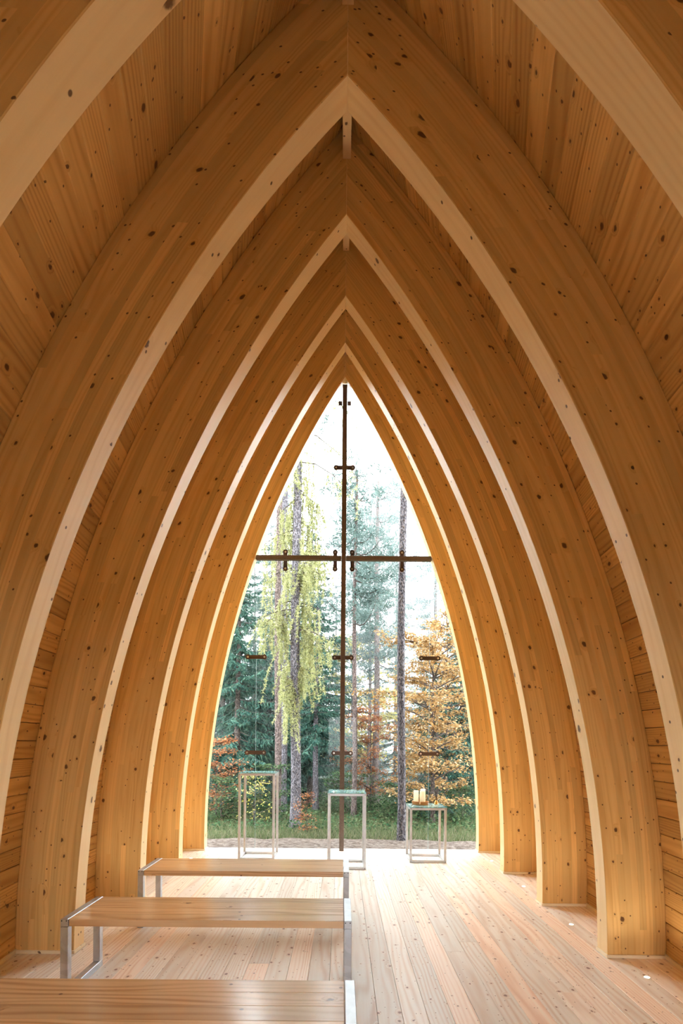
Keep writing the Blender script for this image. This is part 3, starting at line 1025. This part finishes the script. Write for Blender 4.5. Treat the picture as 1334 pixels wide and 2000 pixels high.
# ---- the tall stems one can tell apart
pine(0.925, 7.95, 13.0, 0.062, 9.0, 'slender grey pine stem nearest the glass, behind the lowest stand', B_grey, taper=.75, nb=6, tufts=False, lean=(-.0015, 0))
st = []
for k in range(46):
    z = random.uniform(2.6, 7.2)
    az = random.choice((random.uniform(2.2, 4.2), random.uniform(-.9, .9), random.uniform(0, 6.28)))
    st.append((z, az, random.uniform(.25, .75) * (1.0 if z > 3.4 else .6), random.uniform(.5, 1.2)))
st += [(8.3, -.1, 1.35, .22, .75), (7.5, .12, 1.25, .25, .8), (6.9, -.25, 1.2, .3, .8), (9.2, .05, 1.5, .25, .6)]
larch(-0.87, 9.6, 13.0, 0.098, 'thick grey larch with yellow-green hanging twigs, second stem from the tall stand', st, lean=(-.003, 0))
pine(-1.38, 10.9, 13.0, 0.075, 9.5, 'straight brown stem beside the grey larch, seen above the tall stand', B_pink, taper=.6, nb=5)
pine(-1.46, 12.7, 13.0, 0.10, 9.5, 'bluish stem standing close behind the straight brown stem', B_grey, taper=.6, nb=5)
spruce(-0.66, 13.0, 7.2, 0.85, 2.0, 'slim dark spruce with a bare grey stem between the larch and the cross', 1.0, bark=B_grey, tr=.085)
spruce(-2.35, 16.6, 9.2, 1.6, 0.8, 'dense spruce between the tall stand and the grey larch, further back', 0.9, tr=.1)
pine(0.27, 11.6, 7.9, 0.062, 4.4, 'thin pale pine stem just beside the cross, with a small crown', B_pink, spread=1.15, taper=.45, nb=22)
pine(1.03, 15.7, 10.0, 0.115, 3.6, 'hazy pine with an open crown between the cross and the nearest stem', B_pink, spread=2.0, nb=34, taper=.35)
pine(0.90, 17.2, 9.8, 0.065, 4.5, 'thin hazy pine beside the open-crowned pine', B_pink, spread=1.8, nb=26)
pine(0.40, 18.5, 11.3, 0.09, 5.5, 'hazy pine with pale crown just beside the upper cross post', B_grey, spread=2.2, nb=34)
pine(2.2, 21.0, 12.0, 0.09, 4.5, 'faint pine far behind the nearest stem', B_pink, spread=2.2, nb=26)
pine(3.4, 19.0, 10.2, 0.10, 5.0, 'faint pine beyond the oak, close to the timber arch', B_pink, spread=2.0, nb=26)

# ---- spruces
spruce(-2.75, 13.5, 8.2, 1.55, 0.5, 'dark spruce behind the tall stand, nearest the timber arch', 1.0, tr=.10)
spruce(-3.7, 15.8, 9.5, 1.8, 0.6, 'blue-green spruce half hidden by the timber arch', 0.9, tr=.11)
spruce(-0.95, 15.2, 9.2, 1.5, 1.4, 'dark spruce right behind the grey larch', 0.9, tr=.11)
spruce(-2.1, 18.5, 12.4, 1.9, 1.2, 'tall hazy spruce rising above the crossbar', 0.8, tr=.14, size=1.2)
spruce(2.15, 11.6, 3.6, 1.0, 0.2, 'small dark spruce inside the golden oak', 1.0, tr=.05)
spruce(3.1, 13.4, 6.2, 1.4, 0.4, 'dark spruce behind the golden oak', 0.9, tr=.08)
spruce(4.3, 17.0, 9.0, 1.8, 0.5, 'hazy spruce beyond the oak by the timber arch', 0.8, tr=.1)
far = spruce(-0.25, 19.5, 8.5, 1.5, 0.3, 'dim spruce deep in the misty forest', 0.55, tr=.09, group='spruces deep in the forest', size=2.0)
far_rng = random.Random(11)
spots = [(-3.3, 19.0, 1.15), (-5.4, 20, 1.25), (2.1, 20.5, .8), (3.5, 22, 1.0), (5.6, 20.5, 1.1), (-1.7, 22.5, 1.2), (0.9, 23.5, .6), (-4.4, 17.2, 1.05), (-2.6, 21.0, 1.2), (4.6, 19.0, 1.0), (-1.1, 18.0, .85), (-6.6, 18.5, 1.1), (2.9, 17.8, .75), (-.1, 24.0, .65), (1.8, 25.0, .7)]
for row, (yy, x0, x1, st_) in enumerate(((26, -7.5, 8, 1.9), (31, -8.5, 9.5, 2.1), (37, -10.5, 11, 2.3), (44, -12.5, 13, 2.5))):
    xx = x0
    while xx < x1:
        spots.append((xx + far_rng.uniform(-.5, .5), yy + far_rng.uniform(-1.5, 1.5), far_rng.uniform(.75, 1.25) * (0.62 if abs(xx - .6) < 2.2 and row < 2 else 1.0)))
        xx += st_
for (x, y, s) in spots:
    c = copy_tree(far); c.location = (x, y, gz(y) - .05); c.scale = (s, s, s); c.rotation_euler.z = far_rng.random() * 6.28

# ---- broad-leaved trees and shrubs
leafy('oak', 1.85, 10.4, 4.1, 1.35, 0.5, 'golden-brown oak in autumn leaf behind the lowest stand', 'tree', L_oak, 15000, .062, tr=.05, layers=12)
leafy('oak', 2.6, 12.8, 5.2, 1.3, 1.2, 'paler orange oak crown above and behind the golden oak', 'tree', L_oak, 9000, .075, tr=.06, layers=10)
leafy('beech', 0.75, 13.6, 3.0, .9, .5, 'rust-red young beech between the cross and the nearest stem', 'tree', L_beech, 5000, .06, tr=.03, layers=9)
leafy('beech', -2.75, 11.2, 1.9, .65, .3, 'red-leaved beech bush beside the timber arch and tall stand', 'bush', L_beech, 3200, .055, tr=.02, layers=7)
leafy('birch', 0.35, 19.0, 6.5, 1.8, 1.6, 'pale yellow tree glowing in the mist behind the cross', 'tree', L_yel, 12000, .13, tr=.06, layers=10)
leafy('beech', -0.60, 8.9, .78, .22, .12, 'tiny orange beech sapling beside the grey larch stem', 'sapling', L_beech, 420, .045, tr=.008, layers=6, flat=.85)
leafy('bush', -1.75, 10.2, 1.1, .5, .15, 'mixed green and yellow bush behind the tall stand legs', 'bush', L_yel, 500, .05, tr=.012, layers=6)
leafy('bush', -1.5, 10.9, 1.35, .75, .1, 'dense green bush behind the tall stand', 'bush', L_green, 3200, .05, tr=.012, layers=7)
leafy('bush', -2.45, 10.4, 1.0, .6, .08, 'low green bush at the foot of the red beech', 'bush', L_green, 2400, .05, tr=.012, layers=6)
leafy('bush', 0.2, 12.4, 1.2, .9, .1, 'green bush behind the middle stand', 'bush', L_green, 3200, .05, tr=.012, layers=6)
leafy('bush', 1.25, 11.3, .9, .7, .08, 'green bush at the foot of the golden oak', 'bush', L_green, 2600, .05, tr=.012, layers=6)
leafy('bush', 2.5, 10.6, .85, .7, .06, 'green bush beneath the oak by the timber arch', 'bush', L_green, 2600, .05, tr=.012, layers=6)

# ---- ground cover
n = 52000
gx = rng.uniform(-4.6, 4.6, n); gy = 7.6 + 8.5 * rng.uniform(0, 1, n) ** 1.5
keep = gy > np.array([sand_edge(a) - .03 + .07 * random.random() for a in gx])
gx, gy = gx[keep], gy[keep]
gzv = np.array([gz(b) for b in gy]) - .02
d = rng.normal(size=(len(gx), 3)) * .5; d[:, 2] = 1.0
grass = blades('grass', np.stack([gx, gy, gzv], 1), unit(d) * rng.uniform(.05, .17, (len(gx), 1)) * (1 + .04 * (gy[:, None] - 8)), .011, L_grass)
tag(grass, 'green grass and moss growing along the sand strip', 'grass')
n = 26000
ux = rng.uniform(-6, 6, n); uy = 9.0 + 11 * rng.uniform(0, 1, n) ** 1.2
hh = .12 + .30 * (np.sin(ux * 2.3 + uy) * .5 + .5) * np.clip((uy - 8.8) / 2.5, 0, 1)
uz = np.array([gz(b) for b in uy]) + rng.uniform(0, 1, n) * hh
und = leaves('undergrowth', np.stack([ux, uy, uz], 1), rng.uniform(.035, .08, n), L_green, flat=.45)
tag(und, 'low blueberry undergrowth between the tree stems', 'undergrowth')
und['kind'] = 'stuff'; grass['kind'] = 'stuff'

# ---- forest mist
hz = NT('forest_mist')
vs = hz.n('ShaderNodeVolumeScatter'); vs.inputs['Color'].default_value = (0.93, 0.98, 1, 1); vs.inputs['Density'].default_value = 0.020
vs.inputs['Anisotropy'].default_value = 0.2
hz.t.links.new(vs.outputs[0], hz.out.inputs['Volume'])
mist = box('mist', (-30, 13.0, -1.2), (30, 48, 22), hz.m)
mist['kind'] = 'stuff'
tag(mist, 'pale autumn mist hanging among the forest trees', 'mist')
